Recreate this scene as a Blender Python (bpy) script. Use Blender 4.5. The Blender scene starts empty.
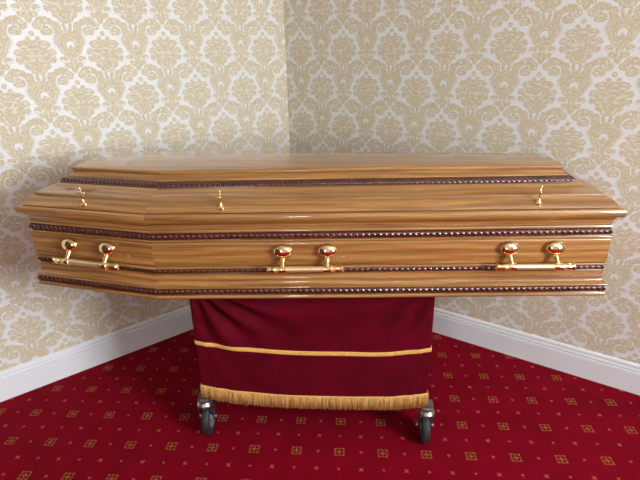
import bpy, bmesh, math, random
from math import sin, cos, pi, sqrt, atan2
from mathutils import Vector, Matrix

random.seed(4)
SC = bpy.context.scene
COL = SC.collection

# ------------------------------------------------------------------ camera
F, PITCH, ROLL = 492.5, 0.3666, 0.0237
CAM_H = 1.6018
cp, sp, cr, sr = cos(PITCH), sin(PITCH), cos(ROLL), sin(ROLL)
fw = Vector((0, cp, -sp)); dn0 = Vector((0, -sp, -cp)); rt0 = Vector((1, 0, 0))
rt = rt0 * cr + dn0 * sr
dn = dn0 * cr - rt0 * sr
cam = bpy.data.cameras.new('camera')
cam.sensor_width = 36.0
cam.lens = F / 640.0 * 36.0
cam.clip_start = 0.05
camo = bpy.data.objects.new('camera', cam)
COL.objects.link(camo)
up, bk = -dn, -fw
camo.matrix_world = Matrix(((rt.x, up.x, bk.x, 0), (rt.y, up.y, bk.y, 0), (rt.z, up.z, bk.z, CAM_H), (0, 0, 0, 1)))
SC.camera = camo


# ------------------------------------------------------------------ object helpers
def link(name, mesh, mat=None, parent=None, smooth=False):
    mesh.name = name
    o = bpy.data.objects.new(name, mesh)
    COL.objects.link(o)
    if mat:
        mesh.materials.append(mat)
    if parent:
        o.parent = parent
    if smooth:
        for p in mesh.polygons:
            p.use_smooth = True
    return o


def obj(name, bm, mat=None, parent=None, smooth=False, autosmooth=None):
    me = bpy.data.meshes.new(name)
    bm.normal_update()
    if autosmooth is not None:
        for f in bm.faces:
            f.smooth = True
        for e in bm.edges:
            if len(e.link_faces) == 2 and e.calc_face_angle(0) > autosmooth:
                e.smooth = False
    bm.to_mesh(me)
    bm.free()
    return link(name, me, mat, parent, smooth)


def thing(name, label, cat, loc=(0, 0, 0)):
    o = bpy.data.objects.new(name, None)
    COL.objects.link(o)
    o.location = loc
    o['label'] = label
    o['category'] = cat
    return o


def struct(o, label, cat):
    o['kind'] = 'structure'
    o['label'] = label
    o['category'] = cat
    return o


def add_box(bm, lo, hi, M=None, bevel=0.0):
    r = bmesh.ops.create_cube(bm, size=1.0)
    vs = r['verts']
    for v in vs:
        v.co = Vector([lo[i] + (v.co[i] + .5) * (hi[i] - lo[i]) for i in range(3)])
    if bevel > 0:
        es = list({e for v in vs for e in v.link_edges})
        rb = bmesh.ops.bevel(bm, geom=es, offset=bevel, segments=2, affect='EDGES', profile=.6)
        vs = list(set(vs) | set(rb['verts']))
        vs = [v for v in vs if v.is_valid]
    if M is not None:
        for v in vs:
            v.co = M @ v.co
    return vs


def frame_axis(a, b):
    z = (b - a).normalized()
    x = z.orthogonal().normalized()
    y = z.cross(x)
    return x, y, z


def add_lathe(bm, prof, M=None, n=24, sx=1.0, sy=1.0, cap=True):
    """prof: list of (r, h); revolved about local Z."""
    rings = []
    for r, h in prof:
        ring = []
        for k in range(n):
            t = 2 * pi * k / n
            p = Vector((r * cos(t) * sx, r * sin(t) * sy, h))
            ring.append(bm.verts.new(M @ p if M is not None else p))
        rings.append(ring)
    for a, b in zip(rings, rings[1:]):
        for k in range(n):
            bm.faces.new((a[k], a[(k + 1) % n], b[(k + 1) % n], b[k]))
    if cap:
        bm.faces.new(list(reversed(rings[0])))
        bm.faces.new(rings[-1])


def add_tube(bm, pts, rad, n=12, cap=True, flat=1.0):
    pts = [Vector(p) for p in pts]
    rads = rad if isinstance(rad, (list, tuple)) else [rad] * len(pts)
    t0 = (pts[1] - pts[0]).normalized()
    x = t0.orthogonal().normalized()
    rings = []
    for i, p in enumerate(pts):
        t = (pts[min(i + 1, len(pts) - 1)] - pts[max(i - 1, 0)]).normalized()
        x = (x - t * x.dot(t)).normalized()
        y = t.cross(x)
        rings.append([bm.verts.new(p + (x * cos(2 * pi * k / n) + y * sin(2 * pi * k / n) * flat) * rads[i]) for k in range(n)])
    for a, b in zip(rings, rings[1:]):
        for k in range(n):
            bm.faces.new((a[k], a[(k + 1) % n], b[(k + 1) % n], b[k]))
    if cap:
        bm.faces.new(list(reversed(rings[0])))
        bm.faces.new(rings[-1])


# ------------------------------------------------------------------ node helpers
class NT:
    def __init__(s, tree):
        s.t = tree

    def new(s, kind, **kw):
        n = s.t.nodes.new(kind)
        for k, v in kw.items():
            setattr(n, k, v)
        return n

    def put(s, sock, v):
        if isinstance(v, bpy.types.NodeSocket):
            s.t.links.new(v, sock)
        elif isinstance(v, (int, float)) and hasattr(sock.default_value, '__len__'):
            sock.default_value = [v] * len(sock.default_value)
        else:
            sock.default_value = v

    def m(s, op, a, b=None, c=None, clamp=False):
        n = s.new('ShaderNodeMath', operation=op)
        n.use_clamp = clamp
        for k, v in enumerate((a, b, c)):
            if v is not None:
                s.put(n.inputs[k], v)
        return n.outputs[0]

    def vm(s, op, a, b=None, out=0, scale=None):
        n = s.new('ShaderNodeVectorMath', operation=op)
        s.put(n.inputs[0], a)
        if b is not None:
            s.put(n.inputs[1], b)
        if scale is not None:
            s.put(n.inputs['Scale'], scale)
        return n.outputs[out]

    def vm3(s, a, b, c):
        n = s.new('ShaderNodeVectorMath', operation='MULTIPLY_ADD')
        for k, v in enumerate((a, b, c)):
            s.put(n.inputs[k], v)
        return n.outputs[0]

    def sep(s, v):
        n = s.new('ShaderNodeSeparateXYZ')
        s.put(n.inputs[0], v)
        return n.outputs

    def comb(s, x=0, y=0, z=0):
        n = s.new('ShaderNodeCombineXYZ')
        for i, v in enumerate((x, y, z)):
            s.put(n.inputs[i], v)
        return n.outputs[0]

    def mapping(s, v, loc=(0, 0, 0), rot=0, scale=(1, 1, 1), kind='POINT'):
        n = s.new('ShaderNodeMapping', vector_type=kind)
        s.put(n.inputs[0], v)
        n.inputs['Location'].default_value = loc
        n.inputs['Rotation'].default_value = (0, 0, rot)
        n.inputs['Scale'].default_value = scale
        return n.outputs[0]

    def noise(s, v, scale, detail=3, rough=.5, dist=0, out=0):
        n = s.new('ShaderNodeTexNoise')
        s.put(n.inputs['Vector'], v)
        n.inputs['Scale'].default_value = scale
        n.inputs['Detail'].default_value = detail
        n.inputs['Roughness'].default_value = rough
        n.inputs['Distortion'].default_value = dist
        return n.outputs[out]

    def ramp(s, v, stops):
        n = s.new('ShaderNodeValToRGB')
        s.put(n.inputs[0], v)
        e = n.color_ramp.elements
        while len(e) < len(stops):
            e.new(.5)
        for k, (p, c) in enumerate(stops):
            e[k].position = p
            e[k].color = (*c, 1)
        return n.outputs[0]

    def mix(s, f, a, b, mode='MIX'):
        n = s.new('ShaderNodeMix', data_type='RGBA', blend_type=mode)
        s.put(n.inputs[0], f)
        s.put(n.inputs[6], a if isinstance(a, bpy.types.NodeSocket) else (*a, 1))
        s.put(n.inputs[7], b if isinstance(b, bpy.types.NodeSocket) else (*b, 1))
        return n.outputs[2]

    def step(s, v, lo, hi):
        n = s.new('ShaderNodeMapRange', interpolation_type='SMOOTHSTEP')
        s.put(n.inputs[0], v)
        s.put(n.inputs[1], lo)
        s.put(n.inputs[2], hi)
        return n.outputs[0]

    def bump(s, h, strength=.3, dist=.002):
        n = s.new('ShaderNodeBump')
        n.inputs['Strength'].default_value = strength
        n.inputs['Distance'].default_value = dist
        s.put(n.inputs['Height'], h)
        return n.outputs[0]


def material(name, color=(.5, .5, .5), rough=.5, metal=0.0, **kw):
    m = bpy.data.materials.new(name)
    m.use_nodes = True
    t = NT(m.node_tree)
    b = m.node_tree.nodes['Principled BSDF']
    b.inputs['Base Color'].default_value = (*color, 1)
    b.inputs['Roughness'].default_value = rough
    b.inputs['Metallic'].default_value = metal
    for k, v in kw.items():
        b.inputs[k.replace('_', ' ')].default_value = v
    return m, t, b


def srgb(r, g, b):
    f = lambda c: (c / 255 / 12.92) if c <= 10 else ((c / 255 + .055) / 1.055) ** 2.4
    return (f(r), f(g), f(b))


def uvmap(t):
    return t.new('ShaderNodeUVMap').outputs[0]


# ------------------------------------------------------------------ materials
def wood_material(name, dark, mid, light, coat=1.0, seed=0.0):
    m, t, b = material(name, mid, .38)
    uv = uvmap(t)
    p = t.mapping(uv, loc=(seed, seed * 1.7, 0))
    warp = t.noise(t.mapping(p, scale=(1.3, 7, 1)), 1.0, 2, .5)
    big = t.noise(t.mapping(p, scale=(.7, 11, 1)), 1.6, 4, .6, .6)
    # growth rings: bands following a warped coordinate
    ys = t.sep(p)[1]
    rings = t.m('SINE', t.m('ADD', t.m('MULTIPLY', ys, 190.0), t.m('MULTIPLY', warp, 16.0)))
    rings = t.m('MULTIPLY_ADD', rings, .5, .5)
    fine = t.noise(t.mapping(p, scale=(3.5, 150, 1)), 1.0, 4, .7)
    pores = t.step(t.noise(t.mapping(p, scale=(14, 800, 1)), 1.0, 1, .5), .62, .74)
    v = t.m('ADD', t.m('MULTIPLY', big, .42), t.m('ADD', t.m('MULTIPLY', rings, .12), t.m('MULTIPLY', fine, .56)))
    c = t.ramp(v, [(.34, dark), (.55, mid), (.76, light)])
    c = t.mix(t.m('MULTIPLY', pores, .28), c, dark)
    t.put(b.inputs['Base Color'], c)
    t.put(b.inputs['Normal'], t.bump(fine, .05, .0006))
    b.inputs['Coat Weight'].default_value = coat
    b.inputs['Coat Roughness'].default_value = .06
    b.inputs['Coat IOR'].default_value = 1.5
    return m


OAK = wood_material('lacquered oak', srgb(98, 58, 25), srgb(162, 111, 56), srgb(200, 150, 88))
MAHOG, _t, _b = material('dark stained rope moulding', srgb(72, 28, 20), .22, Coat_Weight=1.0, Coat_Roughness=.08)
_n = _t.noise(_t.mapping(uvmap(_t), scale=(12, 160, 1)), 1.0, 3)
_t.put(_b.inputs['Base Color'], _t.ramp(_n, [(.3, srgb(50, 17, 11)), (.7, srgb(92, 40, 26))]))

BRASS, _t, _b = material('polished brass', srgb(252, 226, 170), .09, 1.0)
_n = _t.noise(_t.new('ShaderNodeTexCoord').outputs['Object'], 40, 2)
_t.put(_b.inputs['Roughness'], _t.m('MULTIPLY_ADD', _n, .06, .06))
PALE, _t, _b = material('satin pale gold bar', srgb(250, 224, 175), .3, .8)
_n = _t.noise(_t.new('ShaderNodeTexCoord').outputs['Object'], 60, 2)
_t.put(_b.inputs['Roughness'], _t.m('MULTIPLY_ADD', _n, .1, .28))


def damask(t, uv, u0, v0, W, H):
    """Tan damask motif mask (0..1) on wall metres; suns sit at (u0,v0)+lattice."""
    su = 2.0 / W
    sv = 1.4 / H
    p = t.mapping(uv, loc=(-u0 * su, -v0 * sv, 0), scale=(su, sv, 1))
    g = bpy.data.node_groups.get('damask_motif')
    if g is None:
        g = bpy.data.node_groups.new('damask_motif', 'ShaderNodeTree')
        g.interface.new_socket('P', in_out='INPUT', socket_type='NodeSocketVector')
        g.interface.new_socket('D', in_out='OUTPUT', socket_type='NodeSocketFloat')
        q = NT(g)
        gi = q.new('NodeGroupInput').outputs[0]
        go = q.new('NodeGroupOutput')
        x, y, _ = q.sep(gi)
        x = q.m('WRAP', x, 1.0, -1.0)
        y = q.m('WRAP', y, 1.68, -1.12)
        ax = q.m('ABSOLUTE', x)
        P0 = q.comb(ax, y, 0)
        acc = [None]

        def point():
            # a vanishing dependency keeps the shader evaluating one petal after another
            return P0 if acc[0] is None else q.vm3(acc[0], (1e-7, 1e-7, 0), P0)

        def ell(cx, cy, rx, ry, rot=0, n=0, amp=0, ph=0, pw=False):
            """signed-ish distance of an ellipse with scalloped rim, in motif units"""
            k = q.mapping(point(), loc=(cx, cy, 0), rot=rot, scale=(rx, ry, 1), kind='TEXTURE')
            ln = q.vm('LENGTH', k, out=1)
            lim = 1.0
            if n:
                kx, ky, _ = q.sep(k)
                an = q.m('ARCTAN2', kx, ky)
                w = q.m('ABSOLUTE', q.m('SINE', q.m('MULTIPLY_ADD', an, n * .5, ph)))
                if pw:
                    w = q.m('SUBTRACT', 1.0, w)
                lim = q.m('MULTIPLY_ADD', w, amp, 1.0 - amp * .6)
            acc[0] = q.m('MULTIPLY', q.m('SUBTRACT', ln, lim), min(rx, ry))
            return acc[0]

        def union(*a):
            r = a[0]
            for b_ in a[1:]:
                r = q.m('MINIMUM', r, b_)
            return r

        def cut(a, *bs):
            for b_ in bs:
                a = q.m('MAXIMUM', a, q.m('MULTIPLY', b_, -1.0))
            return a

        def arc(cx, cy, r, w, sx=1.0):
            """thin ring (white line)"""
            k = q.mapping(point(), loc=(cx, cy, 0), scale=(sx, 1, 1), kind='TEXTURE')
            ln = q.vm('LENGTH', k, out=1)
            acc[0] = q.m('SUBTRACT', q.m('ABSOLUTE', q.m('SUBTRACT', ln, r)), w)
            return acc[0]

        # sun flower with spiky rim, neck and pierced heart
        sun = ell(0, .13, .47, .31, 0, 34, .20, 0, True)
        sun = union(sun, ell(0, -.03, .35, .32, 0, 28, .12, 0, True))
        sun = cut(sun, cut(ell(0, .0, .115, .125), ell(0, -.075, .06, .08)))
        sun = union(sun, ell(.085, .50, .050, .14, -.22), ell(.235, .44, .055, .14, -.5))
        # lobes and pointed trunk under the sun
        low = union(ell(.262, -.385, .125, .085, -.15, 6, .12), ell(.17, -.56, .105, .075, .4, 6, .2))
        low = cut(low, ell(.30, -.43, .10, .020, .25))
        low = union(low, cut(ell(0, -.42, .14, .38), ell(.12, -.41, .020, .09, -.25)))
        # bouquet: scalloped heart of leaves
        bq = union(ell(0, 1.16, .47, .36, 0, 18, .13), ell(0, .82, .26, .22, 0, 12, .14),
                   ell(.29, 1.455, .17, .085, -.2, 7, .2), ell(.44, 1.21, .125, .11, -.3, 7, .2),
                   ell(.425, 1.0, .125, .10, .5, 7, .2), ell(.265, .845, .11, .09, .8, 7, .2), ell(.04, 1.49, .06, .07))
        bq = cut(bq, ell(.25, 1.375, .085, .018, .0), ell(.46, 1.105, .085, .018, .25), ell(.38, .90, .075, .018, .7),
                 ell(.37, 1.30, .07, .016, .5))
        dots = union(ell(0, 1.73, .072, .075), ell(.13, 1.59, .068, .065), ell(0, -1.07, .072, .075))
        go_d = union(sun, low, bq, dots)
        # acanthus scrolls springing sideways from the trunk
        sc = union(ell(.46, -.755, .255, .125, -.38, 11, .18), ell(.20, -.85, .14, .12), ell(.26, -.75, .10, .10),
                   ell(.405, -1.0, .165, .145, 0), ell(.69, -.93, .12, .19, -.35, 9, .2), ell(.80, -1.03, .05, .13, .25))
        sc = cut(sc, ell(.50, -.865, .095, .030, -.45), ell(.305, -.89, .014, .08, -.25), ell(.595, -1.0, .018, .12, .25), ell(.70, -.93, .012, .10, .5),
                 ell(.40, -.955, .06, .014, .1))
        go_d = union(go_d, sc)
        q.put(go.inputs[0], go_d)

    def inst(v):
        n = t.new('ShaderNodeGroup')
        n.node_tree = g
        t.put(n.inputs[0], v)
        return n.outputs[0]
    wob = t.vm('SUBTRACT', t.noise(p, 14.0, 2, .6, 0, 1), (.5, .5, .5))
    p = t.vm('ADD', p, t.vm('SCALE', wob, scale=.03))
    d1 = inst(p)
    d = t.m('MINIMUM', d1, inst(t.vm3(d1, (1e-7, 1e-7, 0), t.vm('ADD', p, (1.0, 1.4, 0)))))
    return t.step(d, .012, -.012), d, p


def wallpaper(name, u0, v0):
    m, t, b = material(name, (.7, .65, .55), .55)
    uv = uvmap(t)
    mask, d, p = damask(t, uv, u0, v0, .302, .2138)
    # woven hatching inside the motif
    wv = t.noise(t.mapping(p, scale=(24, 15, 1)), 1.0, 4, .75)
    inner = t.step(t.m('ABSOLUTE', t.m('ADD', d, .062)), .004, .022)
    tan = t.mix(t.step(wv, .36, .66), srgb(200, 184, 152), srgb(227, 214, 189))
    vein = t.m('MULTIPLY', t.m('SUBTRACT', 1.0, inner), t.step(t.noise(p, 5.0, 2, .6), .40, .56))
    vein2 = t.m('MULTIPLY', t.m('SUBTRACT', 1.0, t.step(t.m('ABSOLUTE', t.m('ADD', d, .15)), .004, .022)), t.step(t.noise(p, 7.0, 2, .6), .50, .60))
    tan = t.mix(t.m('MULTIPLY', t.m('MAXIMUM', vein, t.m('MULTIPLY', vein2, .7)), .62), tan, srgb(240, 235, 226))
    ground = t.mix(t.noise(p, 9.0, 2), srgb(230, 228, 226), srgb(238, 236, 235))
    t.put(b.inputs['Base Color'], t.mix(mask, ground, tan))
    t.put(b.inputs['Roughness'], t.m('MULTIPLY_ADD', mask, .2, .42))
    b.inputs['Specular IOR Level'].default_value = .4
    t.put(b.inputs['Normal'], t.bump(mask, .15, .0008))
    return m


WP_L = wallpaper('cream damask wallpaper left', -.160, 1.437)
WP_R = wallpaper('cream damask wallpaper right', .113, 1.430)


def carpet_material():
    m, t, b = material('red patterned carpet', srgb(150, 0, 30), .95)
    uv = uvmap(t)          # one unit per motif
    wob = t.vm('SUBTRACT', t.noise(uv, 30.0, 2, .6, 0, 1), (.5, .5, .5))
    p = t.vm('ADD', uv, t.vm('SCALE', wob, scale=.03))
    x, y, _ = t.sep(p)

    def cell(ox, oy):
        cx = t.m('WRAP', t.m('SUBTRACT', x, ox), .5, -.5)
        cy = t.m('WRAP', t.m('SUBTRACT', y, oy), .5, -.5)
        return t.m('ABSOLUTE', cx), t.m('ABSOLUTE', cy), cx, cy
    ax, ay, cx, cy = cell(0, 0)
    mx = t.m('MAXIMUM', ax, ay)
    mn = t.m('MINIMUM', ax, ay)
    frame = t.m('SUBTRACT', 1.0, t.step(t.m('ABSOLUTE', t.m('SUBTRACT', mx, .102)), .006, .018))
    frame = t.m('MULTIPLY', frame, t.step(t.m('ABSOLUTE', t.m('SUBTRACT', mn, .045)), .0, .016))
    plus = t.m('MULTIPLY', t.m('SUBTRACT', 1.0, t.step(mn, .010, .024)), t.m('SUBTRACT', 1.0, t.step(mx, .060, .075)))
    cor = t.m('SUBTRACT', 1.0, t.step(t.m('MAXIMUM', t.m('ABSOLUTE', t.m('SUBTRACT', ax, .075)), t.m('ABSOLUTE', t.m('SUBTRACT', ay, .075))), .008, .02))
    sq = t.m('MAXIMUM', frame, t.m('MAXIMUM', plus, t.m('MULTIPLY', cor, .6)))
    a2, b2, c2, d2 = cell(.5, .5)
    m2 = t.m('MAXIMUM', a2, b2)
    dg = t.m('ABSOLUTE', t.m('SUBTRACT', a2, b2))
    xd = t.m('MULTIPLY', t.m('SUBTRACT', 1.0, t.step(dg, .012, .03)), t.m('SUBTRACT', 1.0, t.step(m2, .036, .05)))

    def dot(ox, oy, r):
        a, b_, _, _ = cell(ox, oy)
        return t.m('SUBTRACT', 1.0, t.step(t.m('ADD', a, b_), r, r + .025))
    dots = t.m('MAXIMUM', dot(.5, 0, .03), dot(0, .5, .026))
    pile = t.noise(uv, 55.0, 3, .7)
    patch = t.noise(uv, 1.3, 3, .6)
    base = t.ramp(patch, [(.3, srgb(122, 0, 22)), (.7, srgb(142, 0, 29))])
    base = t.mix(t.m('MULTIPLY', pile, .35), base, srgb(96, 0, 16))
    gold = t.mix(pile, srgb(176, 96, 48), srgb(222, 160, 92))
    pink = srgb(206, 104, 92)
    base = t.mix(t.m('SUBTRACT', .45, t.m('MULTIPLY', t.step(mx, .095, .11), .45)), base, srgb(84, 0, 14))
    c = t.mix(t.m('MULTIPLY', sq, .50), base, gold)
    c = t.mix(t.m('MULTIPLY', t.m('MAXIMUM', t.m('MULTIPLY', xd, .7), t.m('MULTIPLY', dots, .6)), .9), c, pink)
    t.put(b.inputs['Base Color'], c)
    b.inputs['Specular IOR Level'].default_value = .1
    b.inputs['Sheen Weight'].default_value = .04
    b.inputs['Sheen Tint'].default_value = (*srgb(255, 60, 90), 1)
    t.put(b.inputs['Normal'], t.bump(pile, .5, .004))
    return m


CARPET = carpet_material()

PAINT, _t, _b = material('white gloss paint', srgb(240, 240, 243), .35)
_t.put(_b.inputs['Normal'], _t.bump(_t.noise(_t.new('ShaderNodeTexCoord').outputs['Object'], 18, 3), .05, .002))
CEIL, _t, _b = material('white ceiling paint', srgb(236, 232, 226), .8)
_t.put(_b.inputs['Normal'], _t.bump(_t.noise(_t.new('ShaderNodeTexCoord').outputs['Object'], 60, 3), .05, .002))

VELVET, _t, _b = material('wine velvet', srgb(110, 2, 30), .8)
_n = _t.noise(_t.new('ShaderNodeTexCoord').outputs['Object'], 9, 4, .6)
_n2 = _t.noise(_t.new('ShaderNodeTexCoord').outputs['Object'], 500, 2, .6)
_t.put(_b.inputs['Base Color'], _t.ramp(_n, [(.3, srgb(80, 0, 16)), (.7, srgb(98, 0, 24))]))
_t.put(_b.inputs['Normal'], _t.bump(_n2, .12, .001))
_b.inputs['Specular IOR Level'].default_value = .1
_b.inputs['Sheen Weight'].default_value = .26
_b.inputs['Sheen Roughness'].default_value = .35
_b.inputs['Sheen Tint'].default_value = (*srgb(255, 20, 90), 1)

GOLDCLOTH, _t, _b = material('gold braid', srgb(232, 180, 84), .6, .15)
_n = _t.noise(_t.new('ShaderNodeTexCoord').outputs['Object'], 180, 3, .6)
_t.put(_b.inputs['Base Color'], _t.ramp(_n, [(.3, srgb(214, 152, 56)), (.7, srgb(250, 206, 120))]))
FRINGE, _t, _b = material('gold bullion fringe', srgb(206, 148, 70), .65, .1)
_n = _t.noise(_t.mapping(_t.new('ShaderNodeTexCoord').outputs['Object'], scale=(150, 150, 9)), 1.0, 2, .6)
_t.put(_b.inputs['Base Color'], _t.ramp(_n, [(.3, srgb(160, 104, 46)), (.7, srgb(216, 166, 96))]))

STEEL, _t, _b = material('zinc plated steel', srgb(176, 174, 172), .34, 1.0)
_n = _t.noise(_t.new('ShaderNodeTexCoord').outputs['Object'], 70, 3)
_t.put(_b.inputs['Roughness'], _t.m('MULTIPLY_ADD', _n, .2, .25))
RUBBER, _t, _b = material('dark grey rubber', srgb(56, 58, 62), .6)
_t.put(_b.inputs['Base Color'], _t.ramp(_t.noise(_t.new('ShaderNodeTexCoord').outputs['Object'], 60, 3), [(.3, srgb(30, 32, 36)), (.7, srgb(46, 48, 53))]))
HUB, _t, _b = material('grey plastic hub', srgb(110, 112, 116), .5)
_t.put(_b.inputs['Roughness'], _t.m('MULTIPLY_ADD', _t.noise(_t.new('ShaderNodeTexCoord').outputs['Object'], 60, 3), .2, .4))
ALU, _t, _b = material('brushed aluminium tube', srgb(168, 170, 174), .35, 1.0)
_t.put(_b.inputs['Roughness'], _t.m('MULTIPLY_ADD', _t.noise(_t.new('ShaderNodeTexCoord').outputs['Object'], 80, 3), .2, .3))

# ------------------------------------------------------------------ room shell
CO = Vector((-.1819, 3.2123, 0))
AL, AR = .6839, -.6209
UL = Vector((cos(AL), sin(AL), 0))
UR = Vector((cos(AR), sin(AR), 0))
NL = Vector((UL.y, -UL.x, 0))      # into the room
NR = Vector((UR.y, -UR.x, 0))
NR = NR if NR.y < 0 else -NR
NL = NL if NL.y < 0 else -NL
LEN, CH = 3.4, 2.75


def wall(name, u, n, mat, sign):
    bm = bmesh.new()
    uvl = bm.loops.layers.uv.new('UVMap')
    a, b = (-LEN, 0) if sign < 0 else (0, LEN)
    vs = []
    for off in (0, -.1):
        for (s, z) in ((a, 0), (b, 0), (b, CH), (a, CH)):
            v = bm.verts.new(CO + u * s + n * off + Vector((0, 0, z)))
            vs.append((v, s, z))
    idx = [(0, 1, 2, 3), (7, 6, 5, 4), (0, 4, 5, 1), (1, 5, 6, 2), (2, 6, 7, 3), (3, 7, 4, 0)]
    for f in idx:
        fc = bm.faces.new([vs[i][0] for i in f])
        for l, i in zip(fc.loops, f):
            l[uvl].uv = (vs[i][1], vs[i][2])
    bmesh.ops.recalc_face_normals(bm, faces=bm.faces)
    return obj(name, bm, mat)


struct(wall('wall_left', UL, NL, WP_L, -1), 'left wall in cream damask wallpaper meeting the corner', 'wall')
struct(wall('wall_right', UR, NR, WP_R, 1), 'right wall in tan damask wallpaper meeting the corner', 'wall')

# floor and ceiling polygons filling the corner and running back past the camera
PL = CO - UL * LEN
PR = CO + UR * LEN
foot = [CO, PL, Vector((PL.x, -4.4, 0)), Vector((PR.x, -4.4, 0)), PR]
S = .184
GY, GX, GYY = -.0752, -.6632 * S, 8.9917 * S


def slab(name, z, th, mat, carpet=False):
    bm = bmesh.new()
    uvl = bm.loops.layers.uv.new('UVMap')
    top = [bm.verts.new((p.x, p.y, z)) for p in foot]
    bot = [bm.verts.new((p.x, p.y, z + th)) for p in foot]
    fs = [bm.faces.new(top), bm.faces.new(list(reversed(bot)))]
    for k in range(5):
        fs.append(bm.faces.new((top[k], bot[k], bot[(k + 1) % 5], top[(k + 1) % 5])))
    for f in fs:
        for l in f.loops:
            dx, dy = l.vert.co.x - GX, l.vert.co.y - GYY
            l[uvl].uv = ((dx * cos(GY) + dy * sin(GY)) / S, (-dx * sin(GY) + dy * cos(GY)) / S)
    bmesh.ops.recalc_face_normals(bm, faces=bm.faces)
    return obj(name, bm, mat)


struct(slab('floor', 0, -.05, CARPET), 'deep red carpet with small gold square motifs and dots', 'floor')
struct(slab('ceiling', CH, .08, CEIL), 'plain white ceiling above the room', 'ceiling')



def far_wall(name, a, b, mat, win=None):
    """a wall seen only in reflections: a slab from a to b with a window opening (s0, s1, z0, z1)"""
    a, b = Vector((*a, 0)), Vector((*b, 0))
    d = (b - a).normalized()
    n = Vector((d.y, -d.x, 0))
    L = (b - a).length
    s0, s1, z0, z1 = win
    bm = bmesh.new()
    for (p, q, r, t_) in ((0, s0, 0, CH), (s1, L, 0, CH), (s0, s1, 0, z0), (s0, s1, z1, CH)):
        M = Matrix(((d.x, n.x, 0, a.x), (d.y, n.y, 0, a.y), (0, 0, 1, 0), (0, 0, 0, 1)))
        add_box(bm, (p, -.12, r), (q, 0, t_), M)
    uvl = bm.loops.layers.uv.new('UVMap')
    for f in bm.faces:
        for l in f.loops:
            l[uvl].uv = ((l.vert.co - a).dot(d), l.vert.co.z)
    o = obj(name, bm, mat)
    bm = bmesh.new()
    M = Matrix(((d.x, n.x, 0, a.x), (d.y, n.y, 0, a.y), (0, 0, 1, 0), (0, 0, 0, 1)))
    for (p, q, r, t_) in ((s0, s0 + .06, z0, z1), (s1 - .06, s1, z0, z1), (s0, s1, z0, z0 + .06), (s0, s1, z1 - .06, z1), (s0, s1, (z0 + z1) / 2 - .025, (z0 + z1) / 2 + .025)):
        add_box(bm, (p, -.09, r), (q, -.03, t_), M, bevel=.006)
    return o, obj('window_%d' % (1 if 'front' in name else 2), bm, PAINT), a + d * ((s0 + s1) / 2) + Vector((0, 0, (z0 + z1) / 2)), n


W1 = far_wall('wall_front', (PR.x, -4.4), (PL.x, -4.4), WP_R, (PR.x + 1.45, PR.x + 2.2, 1.25, 2.55))
W2 = far_wall('wall_side_right', (PR.x, PR.y), (PR.x, -4.4), WP_L, (1.3, 2.9, 1.15, 2.55))
far = [W1, W2]
struct(W1[0], 'damask papered wall behind the camera with a narrow window', 'wall')
struct(W2[0], 'damask papered side wall with the wide window', 'wall')
struct(W1[1], 'white sash window behind the camera', 'window')
struct(W2[1], 'white sash window in the right side wall', 'window')

BB = [(0, .156), (.006, .155), (.011, .150), (.0125, .142), (.0125, .1395), (.0060, .1365), (.0060, .1325),
      (.0150, .131), (.0175, .127), (.0175, .122), (.0105, .1200), (.0105, .1165), (.0205, .114), (.021, .112), (.021, 0)]


def baseboard(name, u, n, sign):
    bm = bmesh.new()
    half = Vector((0, 0, 0))
    bis = (NL + NR).normalized()
    k = 1.0 / bis.dot(NL)
    rings = []
    for (o, z) in BB:
        a = CO + bis * (o * k) + Vector((0, 0, z))
        b = CO + u * (sign * LEN) + n * o + Vector((0, 0, z))
        rings.append((bm.verts.new(a), bm.verts.new(b)))
    for p, q in zip(rings, rings[1:]):
        bm.faces.new((p[0], p[1], q[1], q[0]))
    bm.faces.new([r[1] for r in rings] + [bm.verts.new(CO + u * (sign * LEN))])
    bm.faces.new((rings[0][0], rings[0][1], rings[-1][1], rings[-1][0])) if False else None
    bmesh.ops.recalc_face_normals(bm, faces=bm.faces)
    for f in bm.faces:
        pass
    o = obj(name, bm, PAINT)
    return o


struct(baseboard('baseboard_left', UL, NL, -1), 'white moulded skirting board along the left wall', 'baseboard')
struct(baseboard('baseboard_right', UR, NR, 1), 'white moulded skirting board along the right wall', 'baseboard')

# ------------------------------------------------------------------ coffin
F0 = Vector((-1.112, 1.790))
F1 = Vector((-.601, 1.636))
F2 = Vector((1.006, 1.583))
PSI = -.106
AX = Vector((cos(PSI), sin(PSI)))
AN = Vector((-sin(PSI), cos(PSI)))
A0 = F1 + AN * .35


def mir(P):
    y = (P - A0).dot(AN)
    return P - AN * (2 * y)


POLY = [F0, F1, F2, mir(F2), mir(F1), mir(F0)]     # counter-clockwise from above
NP = 6
DIRS = [(POLY[(i + 1) % NP] - POLY[i]).normalized() for i in range(NP)]
NORM = [Vector((d.y, -d.x)) for d in DIRS]         # outward
MIT = []
for i in range(NP):
    n0, n1 = NORM[i - 1], NORM[i]
    b = (n0 + n1).normalized()
    MIT.append(b / b.dot(n1))


def op(i, o, z):
    p = POLY[i] + MIT[i] * o
    return Vector((p.x, p.y, z))


CZ = Vector((A0.x, A0.y, 0))
coffin = thing('coffin', 'long polished oak coffin with rope mouldings and brass bar handles on the draped trolley', 'coffin', (A0.x, A0.y, .757))
ORG = Vector((A0.x, A0.y, .757))


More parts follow.
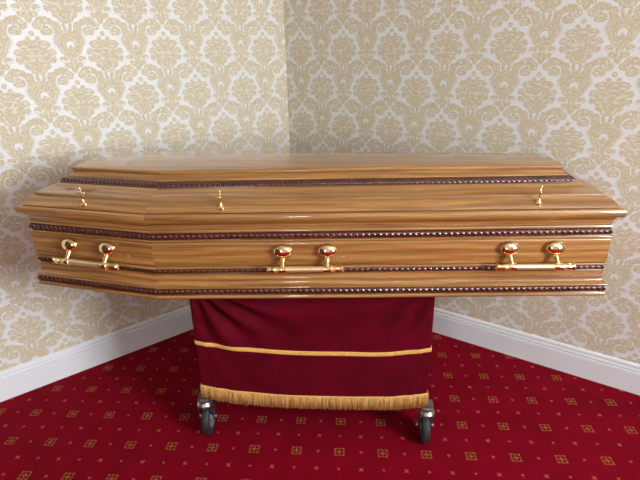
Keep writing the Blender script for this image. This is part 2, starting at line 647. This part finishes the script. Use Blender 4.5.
def loft(bm, prof, uvl, cap_top=False, cap_bot=False, closed=False, vseed=0.0):
    """sweep an (outward, z) profile round the six-sided outline, mitred at the corners"""
    L = [0.0]
    for a, b in zip(prof, prof[1:]):
        L.append(L[-1] + math.hypot(a[0] - b[0], a[1] - b[1]))
    V = [[bm.verts.new(op(i, o, z) - ORG) for (o, z) in prof] for i in range(NP)]
    for i in range(NP):
        j = (i + 1) % NP
        ln = (POLY[j] - POLY[i]).length
        for k in range(len(prof) - 1):
            f = bm.faces.new((V[i][k], V[j][k], V[j][k + 1], V[i][k + 1]))
            d = DIRS[i]
            for l in f.loops:
                vi = i if (l.vert is V[i][k] or l.vert is V[i][k + 1]) else j
                kk = k if (l.vert is V[i][k] or l.vert is V[j][k]) else k + 1
                w = Vector((l.vert.co.x, l.vert.co.y))
                l[uvl].uv = (w.dot(d) + i * 3.37, L[kk] + i * 1.91 + vseed)
    for flag, kk in ((cap_top, -1), (cap_bot, 0)):
        if flag:
            vs = [V[i][kk] for i in range(NP)]
            if kk == 0:
                vs.reverse()
            f = bm.faces.new(vs)
            for l in f.loops:
                w = Vector((l.vert.co.x, l.vert.co.y))
                l[uvl].uv = (w.dot(AX) + 31, w.dot(AN) + 17)
    return V


def curve(o0, z0, o1, z1, bulge, n=6):
    """arc-like run of points between two profile points; bulge>0 pushes outward/upward"""
    pts = []
    nx, nz = (z1 - z0), -(o1 - o0)
    for k in range(n + 1):
        t = k / n
        s = 4 * t * (1 - t) * bulge
        pts.append((o0 + (o1 - o0) * t + nx * s, z0 + (z1 - z0) * t + nz * s))
    return pts


# body: base lip, rope bed, ogee plinth, second rope bed, raised panel, third rope bed
bprof = [(-.03, .757), (.008, .757)] + curve(.008, .757, .010, .771, .25, 4) + [(.000, .772), (-.002, .799)]
bprof += [(.012, .7992)] + curve(.012, .7995, .009, .8075, .45, 5)
bprof += curve(.008, .808, -.003, .828, -.22, 6) + [(.0005, .8295)] + curve(.0005, .8300, -.0005, .8345, .5, 4)
bprof += curve(-.002, .836, -.001, .853, -.12, 4) + [(-.012, .854), (-.012, .8735)]
bprof += [(.0025, .874)] + curve(.0025, .8742, -.007, .8815, .35, 4) + [(-.008, .8825)]
bprof += curve(-.008, .8825, 0, .892, .22, 5) + [(.0003, .93), (0, .966)]
bprof += curve(0, .966, -.006, .975, .2, 4) + [(-.006, .977), (.001, .978)] + curve(.001, .9785, .001, .9845, .35, 4)
bprof += [(-.009, .986), (-.009, 1.0105), (-.03, 1.0105)]
bm = bmesh.new()
uvl = bm.loops.layers.uv.new('UVMap')
loft(bm, bprof, uvl, cap_bot=True)
body = obj('body', bm, OAK, coffin, autosmooth=.45)

# lid: fillet, cove, bullnose rim, sloping sides in two stages, rope bed, step
lprof = [(-.03, 1.0125), (-.003, 1.0125)] + curve(-.003, 1.0127, -.003, 1.0225, .25, 4) + [(-.009, 1.0232), (-.009, 1.0248)]
lprof += curve(-.003, 1.0252, .005, 1.0490, -.16, 7) + [(.0035, 1.0500), (.0035, 1.0535), (.0145, 1.0550)]
lprof += [(.0195, 1.0565), (.0225, 1.0605), (.0238, 1.0655), (.0240, 1.070), (.0238, 1.0745), (.0226, 1.0795), (.0198, 1.0833), (.0155, 1.0855), (.001, 1.0860), (.001, 1.0880)]
lprof += curve(.0085, 1.0885, -.033, 1.1175, .10, 7) + [(-.0335, 1.1225)]
lprof += curve(-.0335, 1.1225, -.039, 1.1260, .25, 4)
lprof += curve(-.039, 1.1260, -.105, 1.1492, -.02, 4) + [(-.1085, 1.1478), (-.1305, 1.1645)]
lprof += [(-.1285, 1.1685), (-.1305, 1.1715)] + curve(-.1305, 1.1715, -.1500, 1.1905, -.1, 3)
bm = bmesh.new()
uvl = bm.loops.layers.uv.new('UVMap')
loft(bm, lprof, uvl, cap_bot=True, cap_top=True, vseed=.6)
lid = obj('lid', bm, OAK, coffin, autosmooth=.45)

# flat top board with rounded rim
pprof = [(-.17, 1.1908), (-.144, 1.1908)] + curve(-.144, 1.191, -.148, 1.2035, .32, 8) + [(-.151, 1.2042)]
bm = bmesh.new()
uvl = bm.loops.layers.uv.new('UVMap')
loft(bm, pprof, uvl, cap_top=True, vseed=1.3)
obj('top_board', bm, OAK, coffin, autosmooth=.45)


def rope(name, oc, zc, ro, rz, tilt=0.0, pitch=.0205, up=1.45, down=1.45):
    """twisted half-round rope border running round the coffin"""
    bm = bmesh.new()
    uvl = bm.loops.layers.uv.new('UVMap')
    nth = 12
    for i in range(NP):
        j = (i + 1) % NP
        ln = (POLY[j] - POLY[i]).length
        # the back run is hidden behind the coffin: same twist, coarser mesh
        ns = int(ln / (.0028 if i < 2 else .006))
        rows = []
        for s in range(ns + 1):
            t = s / ns
            row = []
            for k in range(nth + 1):
                th = -pi / 2 + pi * k / nth
                ph = 2 * pi * (t * ln / pitch) + th * 2.6
                w = abs(sin(ph * .5))
                r = .64 + .36 * w ** .75
                lo, lz = ro * cos(th) * r, rz * sin(th) * (.93 + .07 * w)
                o = oc + lo * cos(tilt) - lz * sin(tilt)
                z = zc + lo * sin(tilt) + lz * cos(tilt)
                row.append(bm.verts.new(op(i, o, z) * (1 - t) + op(j, o, z) * t - ORG))
            rows.append(row)
        for s in range(ns):
            for k in range(nth):
                f = bm.faces.new((rows[s][k], rows[s + 1][k], rows[s + 1][k + 1], rows[s][k + 1]))
                f.smooth = True
                for l in f.loops:
                    l[uvl].uv = (s / ns * ln + i, k * .003)
    # stained strip the rope is carved from
    prof = []
    for k in range(9):
        q = -down + (up + down) * k / 8
        lo, lz = ro * (.34 + (.10 if 0 < k < 8 else -.3)), rz * q
        prof.append((oc + lo * cos(tilt) - lz * sin(tilt), zc + lo * sin(tilt) + lz * cos(tilt)))
    n0 = len(bm.faces)
    loft(bm, prof, uvl)
    return obj(name, bm, MAHOG, coffin)


rope('base_rope_border', -.001, .7855, .0130, .0132)
rope('plinth_rope_border', -.0115, .8638, .0098, .0096)
rope('panel_rope_border', -.0095, .9983, .0115, .0118)
rope('lid_rope_border', -.1190, 1.1562, .0105, .0135, tilt=.95)


# ---- brass bar handles on the front
def seg_frame(seg, s, o, z):
    """matrix: x along the side, y outward, z up, origin on the side"""
    d, n = DIRS[seg], NORM[seg]
    p = POLY[seg] + d * s + n * o
    return Matrix(((d.x, n.x, 0, p.x - ORG.x), (d.y, n.y, 0, p.y - ORG.y), (0, 0, 1, z - ORG.z), (0, 0, 0, 1)))


def handle(seg, s, z, half, bsp, skew=0.0):
    root = bpy.data.objects.new('handle', None)
    COL.objects.link(root)
    root.parent = coffin
    root.matrix_local = seg_frame(seg, s, 0, z)
    for sg in (-1, 1):
        # boss: domed cup facing out and slightly up
        bm = bmesh.new()
        M = Matrix.Translation((sg * bsp, 0, 0)) @ Matrix.Rotation(-pi / 2 + .12, 4, 'X')
        pr = [(.020, -.002), (.022, .002), (.0215, .005), (.0310, .008)]
        pr += [(.0345 * cos(a), .012 + .0185 * sin(a)) for a in [k * pi / 2 / 9 for k in range(9)]] + [(.001, .0306)]
        add_lathe(bm, pr, M, 28, 1.0, .76)
        obj('boss', bm, BRASS, root, autosmooth=.6)
        # swan neck arm from the boss down to the bar
        bm = bmesh.new()
        x = sg * bsp
        pts = [(x, .010, -.016), (x, .020, -.022), (x + skew * .3, .026, -.030), (x + skew * .7, .032, -.038), (x + skew, .040, -.047), (x + skew, .042, -.054)]
        add_tube(bm, pts, [.0085, .0105, .0085, .0070, .0085, .0095], 12)
        obj('arm', bm, BRASS, root, smooth=True)
        # collar on the bar
        bm = bmesh.new()
        M = Matrix.Translation((x + skew, .042, -.055)) @ Matrix.Rotation(pi / 2, 4, 'Y')
        add_lathe(bm, [(.010, -.014), (.0135, -.013), (.014, -.008), (.0125, -.006), (.0132, 0), (.0125, .006), (.014, .008), (.0135, .013), (.010, .014)], M, 20)
        obj('collar', bm, BRASS, root, autosmooth=.6)
        # end cap
        bm = bmesh.new()
        M = Matrix.Translation((sg * half + skew, .042, -.055)) @ Matrix.Rotation(sg * pi / 2, 4, 'Y')
        add_lathe(bm, [(.010, -.022), (.0125, -.021), (.0125, -.012), (.0117, -.010), (.0117, -.004), (.014, -.002), (.014, .004), (.011, .007), (.004, .009)], M, 20)
        obj('end_cap', bm, BRASS, root, autosmooth=.6)
    bm = bmesh.new()
    add_tube(bm, [(-half + .004 + skew, .042, -.055), (half - .004 + skew, .042, -.055)], .0105, 20)
    obj('bar', bm, PALE, root, autosmooth=.6)
    return root


def ray_s(seg, px, py):
    """distance along a side where an image ray meets its plane, and the height there"""
    x, y = (px - 320) / F, (py - 240) / F
    d = rt * x + dn * y + fw
    n = NORM[seg]
    P = POLY[seg]
    t = (P.x * n.x + P.y * n.y) / (d.x * n.x + d.y * n.y)
    X = Vector((0, 0, CAM_H)) + d * t
    return (Vector((X.x, X.y)) - P).dot(DIRS[seg]), X.z


HS = [(0, .268, .943, .135, .083, .0), (1, .548, .943, .127, .0785, .0), (1, 1.341, .944, .127, .0785, .004)]
for seg, s, z, half, bsp, sk in HS:
    handle(seg, s, z, half, bsp, sk)


# ---- brass lid screws with cross heads
def lid_screw(seg, s, turn):
    o, z = -.006, 1.1022
    sl = atan2(.5, 1.0)
    M = seg_frame(seg, s, o, z) @ Matrix.Rotation(-.10, 4, 'X') @ Matrix.Rotation(turn, 4, 'Z')
    root = bpy.data.objects.new('lid_screw', None)
    COL.objects.link(root)
    root.parent = coffin
    root.matrix_local = M @ Matrix.Scale(1.4, 4)
    bm = bmesh.new()
    add_lathe(bm, [(.0075, -.004), (.0085, .000), (.0085, .002), (.006, .004), (.0045, .008), (.0025, .011), (.002, .018)], None, 18)
    obj('screw_base', bm, BRASS, root, autosmooth=.6)
    bm = bmesh.new()
    w = .0022
    add_tube(bm, [(0, 0, .014), (0, 0, .042)], [.0026, .0022], 10)
    add_tube(bm, [(-.010, 0, .032), (.010, 0, .032)], [.0022, .0022], 10)
    for c in ((0, 0, .044), (-.011, 0, .032), (.011, 0, .032)):
        r = bmesh.ops.create_icosphere(bm, subdivisions=2, radius=.0036)
        for v in r['verts']:
            v.co += Vector(c)
    obj('cross_head', bm, BRASS, root, smooth=True)


lid_screw(0, .272, .15)
lid_screw(1, .262, 1.35)
lid_screw(1, 1.345, 1.9)

# ------------------------------------------------------------------ trolley and its velvet drape
TY = -.0752
tx, ty = Vector((cos(TY), sin(TY), 0)), Vector((-sin(TY), cos(TY), 0))
TF = Vector((-.045, 1.697, 0))           # middle of the drape's front, on the floor
HW, DEP = .478, .56
trolley = thing('coffin_trolley', 'low metal coffin trolley on grey castor wheels under the wine drape', 'trolley', TF + ty * (DEP / 2))
trolley.rotation_euler = (0, 0, TY)
# local frame: x along, y away from the camera, origin at the middle of the trolley on the floor
fx, fy = HW - .045, DEP / 2 - .045
bm = bmesh.new()
for y in (-fy, fy):
    add_box(bm, (-fx, y - .015, .705), (fx, y + .015, .745), bevel=.004)
for x in (-fx, -.15, .15, fx):
    add_box(bm, (x - .015, -fy, .71), (x + .015, fy, .743), bevel=.004)
obj('top_frame', bm, ALU, trolley)
bm = bmesh.new()
for y in (-fy, fy):
    add_box(bm, (-fx - .01, y - .015, .205), (fx + .01, y + .015, .235), bevel=.004)
for x in (-fx, fx):
    add_box(bm, (x - .015, -fy, .205), (x + .015, fy, .235), bevel=.004)
obj('bottom_frame', bm, ALU, trolley)
for y in (-fy + .034, fy - .034):
    for sg in (-1, 1):
        bm = bmesh.new()
        yy = y + sg * .012
        add_tube(bm, [(-sg * (fx - .02), yy, .222), (sg * (fx - .02), yy, .722)], .010, 10)
        obj('scissor_leg', bm, ALU, trolley, autosmooth=.6)


def caster(x, y, swivel):
    root = bpy.data.objects.new('caster', None)
    COL.objects.link(root)
    root.parent = trolley
    root.matrix_local = Matrix.Translation((x, y, 0)) @ Matrix.Rotation(swivel, 4, 'Z')
    R, tr = .079, -.034          # wheel radius and trail (wheel sits behind the pivot: local -y)
    # tyre
    bm = bmesh.new()
    M = Matrix.Translation((0, tr, R)) @ Matrix.Rotation(pi / 2, 4, 'Y')
    add_lathe(bm, [(.052, -.016), (.062, -.018), (.0735, -.0165), (.0775, -.011), (.079, 0), (.0775, .011), (.0735, .0165), (.062, .018), (.052, .016)], M, 40, cap=False)
    obj('tyre', bm, RUBBER, root, autosmooth=.9)
    bm = bmesh.new()
    add_lathe(bm, [(.012, -.021), (.020, -.020), (.022, -.011), (.044, -.010), (.053, -.0155), (.053, .0155), (.044, .010), (.022, .011), (.020, .020), (.012, .021)], M, 32)
    obj('wheel_hub', bm, HUB, root, autosmooth=.6)
    # fork: crown and two tapering cheeks
    bm = bmesh.new()
    add_lathe(bm, [(.027, .167), (.033, .170), (.034, .180), (.030, .186), (.026, .192), (.026, .200)], None, 24)
    for sg in (-1, 1):
        o = sg * .0265
        prof = [(-.024, .176), (.024, .176), (.018, .154), (-.014, .100), (tr + .010, R - .012), (tr - .010, R - .012), (tr - .012, R + .012), (-.034, .140)]
        a = [bm.verts.new((o - .0018, p[0], p[1])) for p in prof]
        b = [bm.verts.new((o + .0018, p[0], p[1])) for p in prof]
        n = len(prof)
        bm.faces.new(a)
        bm.faces.new(list(reversed(b)))
        for k in range(n):
            bm.faces.new((a[k], b[k], b[(k + 1) % n], a[(k + 1) % n]))
    add_box(bm, (-.0283, -.030, .168), (.0283, .026, .176), bevel=.002)
    bmesh.ops.recalc_face_normals(bm, faces=bm.faces)
    obj('fork', bm, STEEL, root, autosmooth=.5)
    # axle bolt with its nut
    bm = bmesh.new()
    add_lathe(bm, [(.0045, -.040), (.0085, -.039), (.0085, -.0295), (.004, -.029), (.004, .029), (.0095, .0295), (.0095, .036), (.006, .041)], M, 12)
    obj('axle_bolt', bm, STEEL, root, autosmooth=.5)
    bm = bmesh.new()
    add_box(bm, (-.028, -.044, .200), (.028, .012, .205), bevel=.0015)
    obj('mounting_plate', bm, STEEL, root, autosmooth=.5)
    return root


caster(-HW + .000, -fy - .020, pi + .06)
caster(HW - .002, -fy - .036, pi - .02)
caster(-fx - .01, fy, .3)
caster(fx + .01, fy, -.3)

# ---- drape: a skirt all round plus a flat top; the front carries swag folds
drape = thing('velvet_drape', 'wine red velvet drape with gold band and fringe hanging over the trolley below the coffin', 'drape', TF + ty * (DEP / 2) + Vector((0, 0, .2)))
drape.rotation_euler = (0, 0, TY)
ZT = .7535
PER = [(-HW, -DEP / 2), (HW, -DEP / 2), (HW, DEP / 2), (-HW, DEP / 2)]
LENS = [2 * HW, DEP, 2 * HW, DEP]


def hem(side, u):
    """height of the cloth's lower edge (top of the fringe) along a side"""
    if side == 0:
        return .284 - .014 * u - .042 * (1 - (2 * u - 1) ** 2) ** .8 + .002 * sin(u * 14) * u * (1 - u) * 2
    return (.270 + .012 * min(1, u * 8)) if side == 1 else (.284 + .002 * min(1, (1 - u) * 8)) if side == 3 else .282


def cloth(side, u, v, lift=0.0):
    """point on the skirt; v = 0 top, 1 hem"""
    (x0, y0), (x1, y1) = PER[side], PER[(side + 1) % 4]
    x, y = x0 + (x1 - x0) * u, y0 + (y1 - y0) * u
    nx, ny = (y1 - y0), -(x1 - x0)
    l = math.hypot(nx, ny)
    nx, ny = nx / l, ny / l
    z = ZT + (hem(side, u) - ZT) * v
    w = 2 * u - 1
    edge = max(0.0, 1 - w ** 4) ** .7
    if side == 0:
        par = 1 - abs(w) ** 1.7
        D = (v + .02) / (par + .25)
        low = 1 - min(1.0, max(0.0, (v - .2) / .4)) * .8
        disp = .0100 * sin(D * 10 + .3) * low * min(1, v * 5)
        for c, amp, k, ph in ((0.0, .0250, 17.0, .4), (1.0, .0130, 13.0, 1.6)):
            X, Y = abs(u - c) * 1.6, v + .06
            r = math.hypot(X, Y)
            fi = atan2(Y, X)
            disp += amp * sin(fi * k + ph) * math.exp(-((r - .38) / .30) ** 2) * min(1, r * 4) * low
        disp += .004 * sin(u * 7.1 + 1.0) * v
        disp *= edge
        disp += -.001 * v * (1 - edge * .6)
    else:
        disp = (.006 * sin(u * 19 + side) + .003 * sin(u * 37 + 2)) * v * edge - .012 * v * (1 - edge * .6)
    disp += lift
    # rounded vertical corners
    return Vector((x + nx * disp, y + ny * disp, z - .2))


def skirt(bm, v0, v1, nv, lift, nu=(150, 40, 60, 40), sides=(0, 1, 2, 3), bow=0.0):
    allv = {}
    cols = []
    for side in sides:
        for k in range(nu[side]):
            cols.append((side, k / nu[side]))
    n = len(cols)
    grid = []
    for (side, u) in cols:
        dv = bow * (.5 * u + 1 - (2 * u - 1) ** 2) + .002 * sin(u * 17) * (bow > 0) if side == 0 else bow * .5 * (1 - u) if side == 1 else 0
        vv = [v0 + dv + (v1 - v0) * j / nv for j in range(nv + 1)]
        if u == 0:   # shared corner column
            pv = (side - 1) % 4
            col = [(cloth(side, 0, q, lift) + cloth(pv, 1, q, lift)) * .5 for q in vv]
        else:
            col = [cloth(side, u, q, lift) for q in vv]
        grid.append([bm.verts.new(p) for p in col])
    for i in range(n):
        a, b = grid[i], grid[(i + 1) % n]
        for j in range(nv):
            f = bm.faces.new((a[j], a[j + 1], b[j + 1], b[j]))
            f.smooth = True
    return grid


bm = bmesh.new()
g = skirt(bm, 0, 1, 44, 0)
top = bm.faces.new([col[0] for col in g])
bmesh.ops.recalc_face_normals(bm, faces=bm.faces)
o = obj('velvet_cloth', bm, VELVET, drape)
so = o.modifiers.new('thickness', 'SOLIDIFY')
so.thickness = .0015
so.offset = -1


def vat(side, u, z):
    return (z - ZT) / (hem(side, u) - ZT)


def ribbon(name, vlo, vhi, lift, mat, nv=4, bow=0.0):
    bm = bmesh.new()
    skirt(bm, vlo, vhi, nv, lift, bow=bow)
    bmesh.ops.recalc_face_normals(bm, faces=bm.faces)
    o = obj(name, bm, mat, drape)
    so = o.modifiers.new('thickness', 'SOLIDIFY')
    so.thickness = .003
    so.offset = 1
    return o


ribbon('gold_band', .512, .548, .0012, GOLDCLOTH, bow=.032)
ribbon('fringe_braid', .972, 1.003, .0014, GOLDCLOTH)

# fringe: hundreds of short twisted threads hanging from the braid
bm = bmesh.new()
for side in range(4):
    cnt = {0: 420, 1: 150, 2: 160, 3: 150}[side]
    for k in range(cnt):
        u = (k + .5 + random.uniform(-.3, .3)) / cnt
        a = cloth(side, u, .985, .003)
        e = cloth(side, min(.999, max(.001, u + random.uniform(-.003, .003))), 1.0, .003 + random.uniform(-.0015, .002))
        ln = .060 + random.uniform(-.004, .003)
        if random.random() < .03:
            ln -= .006
        e = Vector((e.x, e.y, a.z - ln))
        mid = (a + e) * .5 + Vector((random.uniform(-.001, .001), random.uniform(-.001, .001), 0))
        r = random.uniform(.0016, .0023)
        add_tube(bm, [a, mid, e], [r, r * 1.05, r * .9], 5)
fr = obj('fringe', bm, FRINGE, drape, smooth=True)
fr['kind'] = 'stuff'

# ------------------------------------------------------------------ light
w = bpy.data.worlds.new('daylight')
SC.world = w
w.use_nodes = True
bg = w.node_tree.nodes['Background']
bg.inputs[0].default_value = (.97, .98, 1.0, 1)
bg.inputs[1].default_value = .06


def window_light(name, loc, aim, sx, sy, power, color):
    l = bpy.data.lights.new(name, 'AREA')
    l.shape = 'RECTANGLE'
    l.size, l.size_y = sx, sy
    l.energy = power
    l.color = color
    o = bpy.data.objects.new(name, l)
    COL.objects.link(o)
    o.location = loc
    o.rotation_euler = (Vector(aim) - Vector(loc)).to_track_quat('-Z', 'Y').to_euler()
    return o


for (wl, wn, pos, nrm), sx, sy, pw, cl, aim in ((W1, .45, 1.2, 40, (.90, .97, 1.0), 0), (W2, 1.5, 1.3, 205, (.86, .95, 1.0), 0)):
    window_light('window_light', pos + nrm * .02, pos + nrm * 1.0, sx, sy, pw, cl)

SC.view_settings.view_transform = 'Standard'
SC.view_settings.look = 'None'
SC.view_settings.exposure = 0.04
SC.view_settings.gamma = 1.0
SC.view_settings.use_curve_mapping = False
SC.cycles.use_denoising = True
SC.cycles.max_bounces = 6
SC.cycles.diffuse_bounces = 3
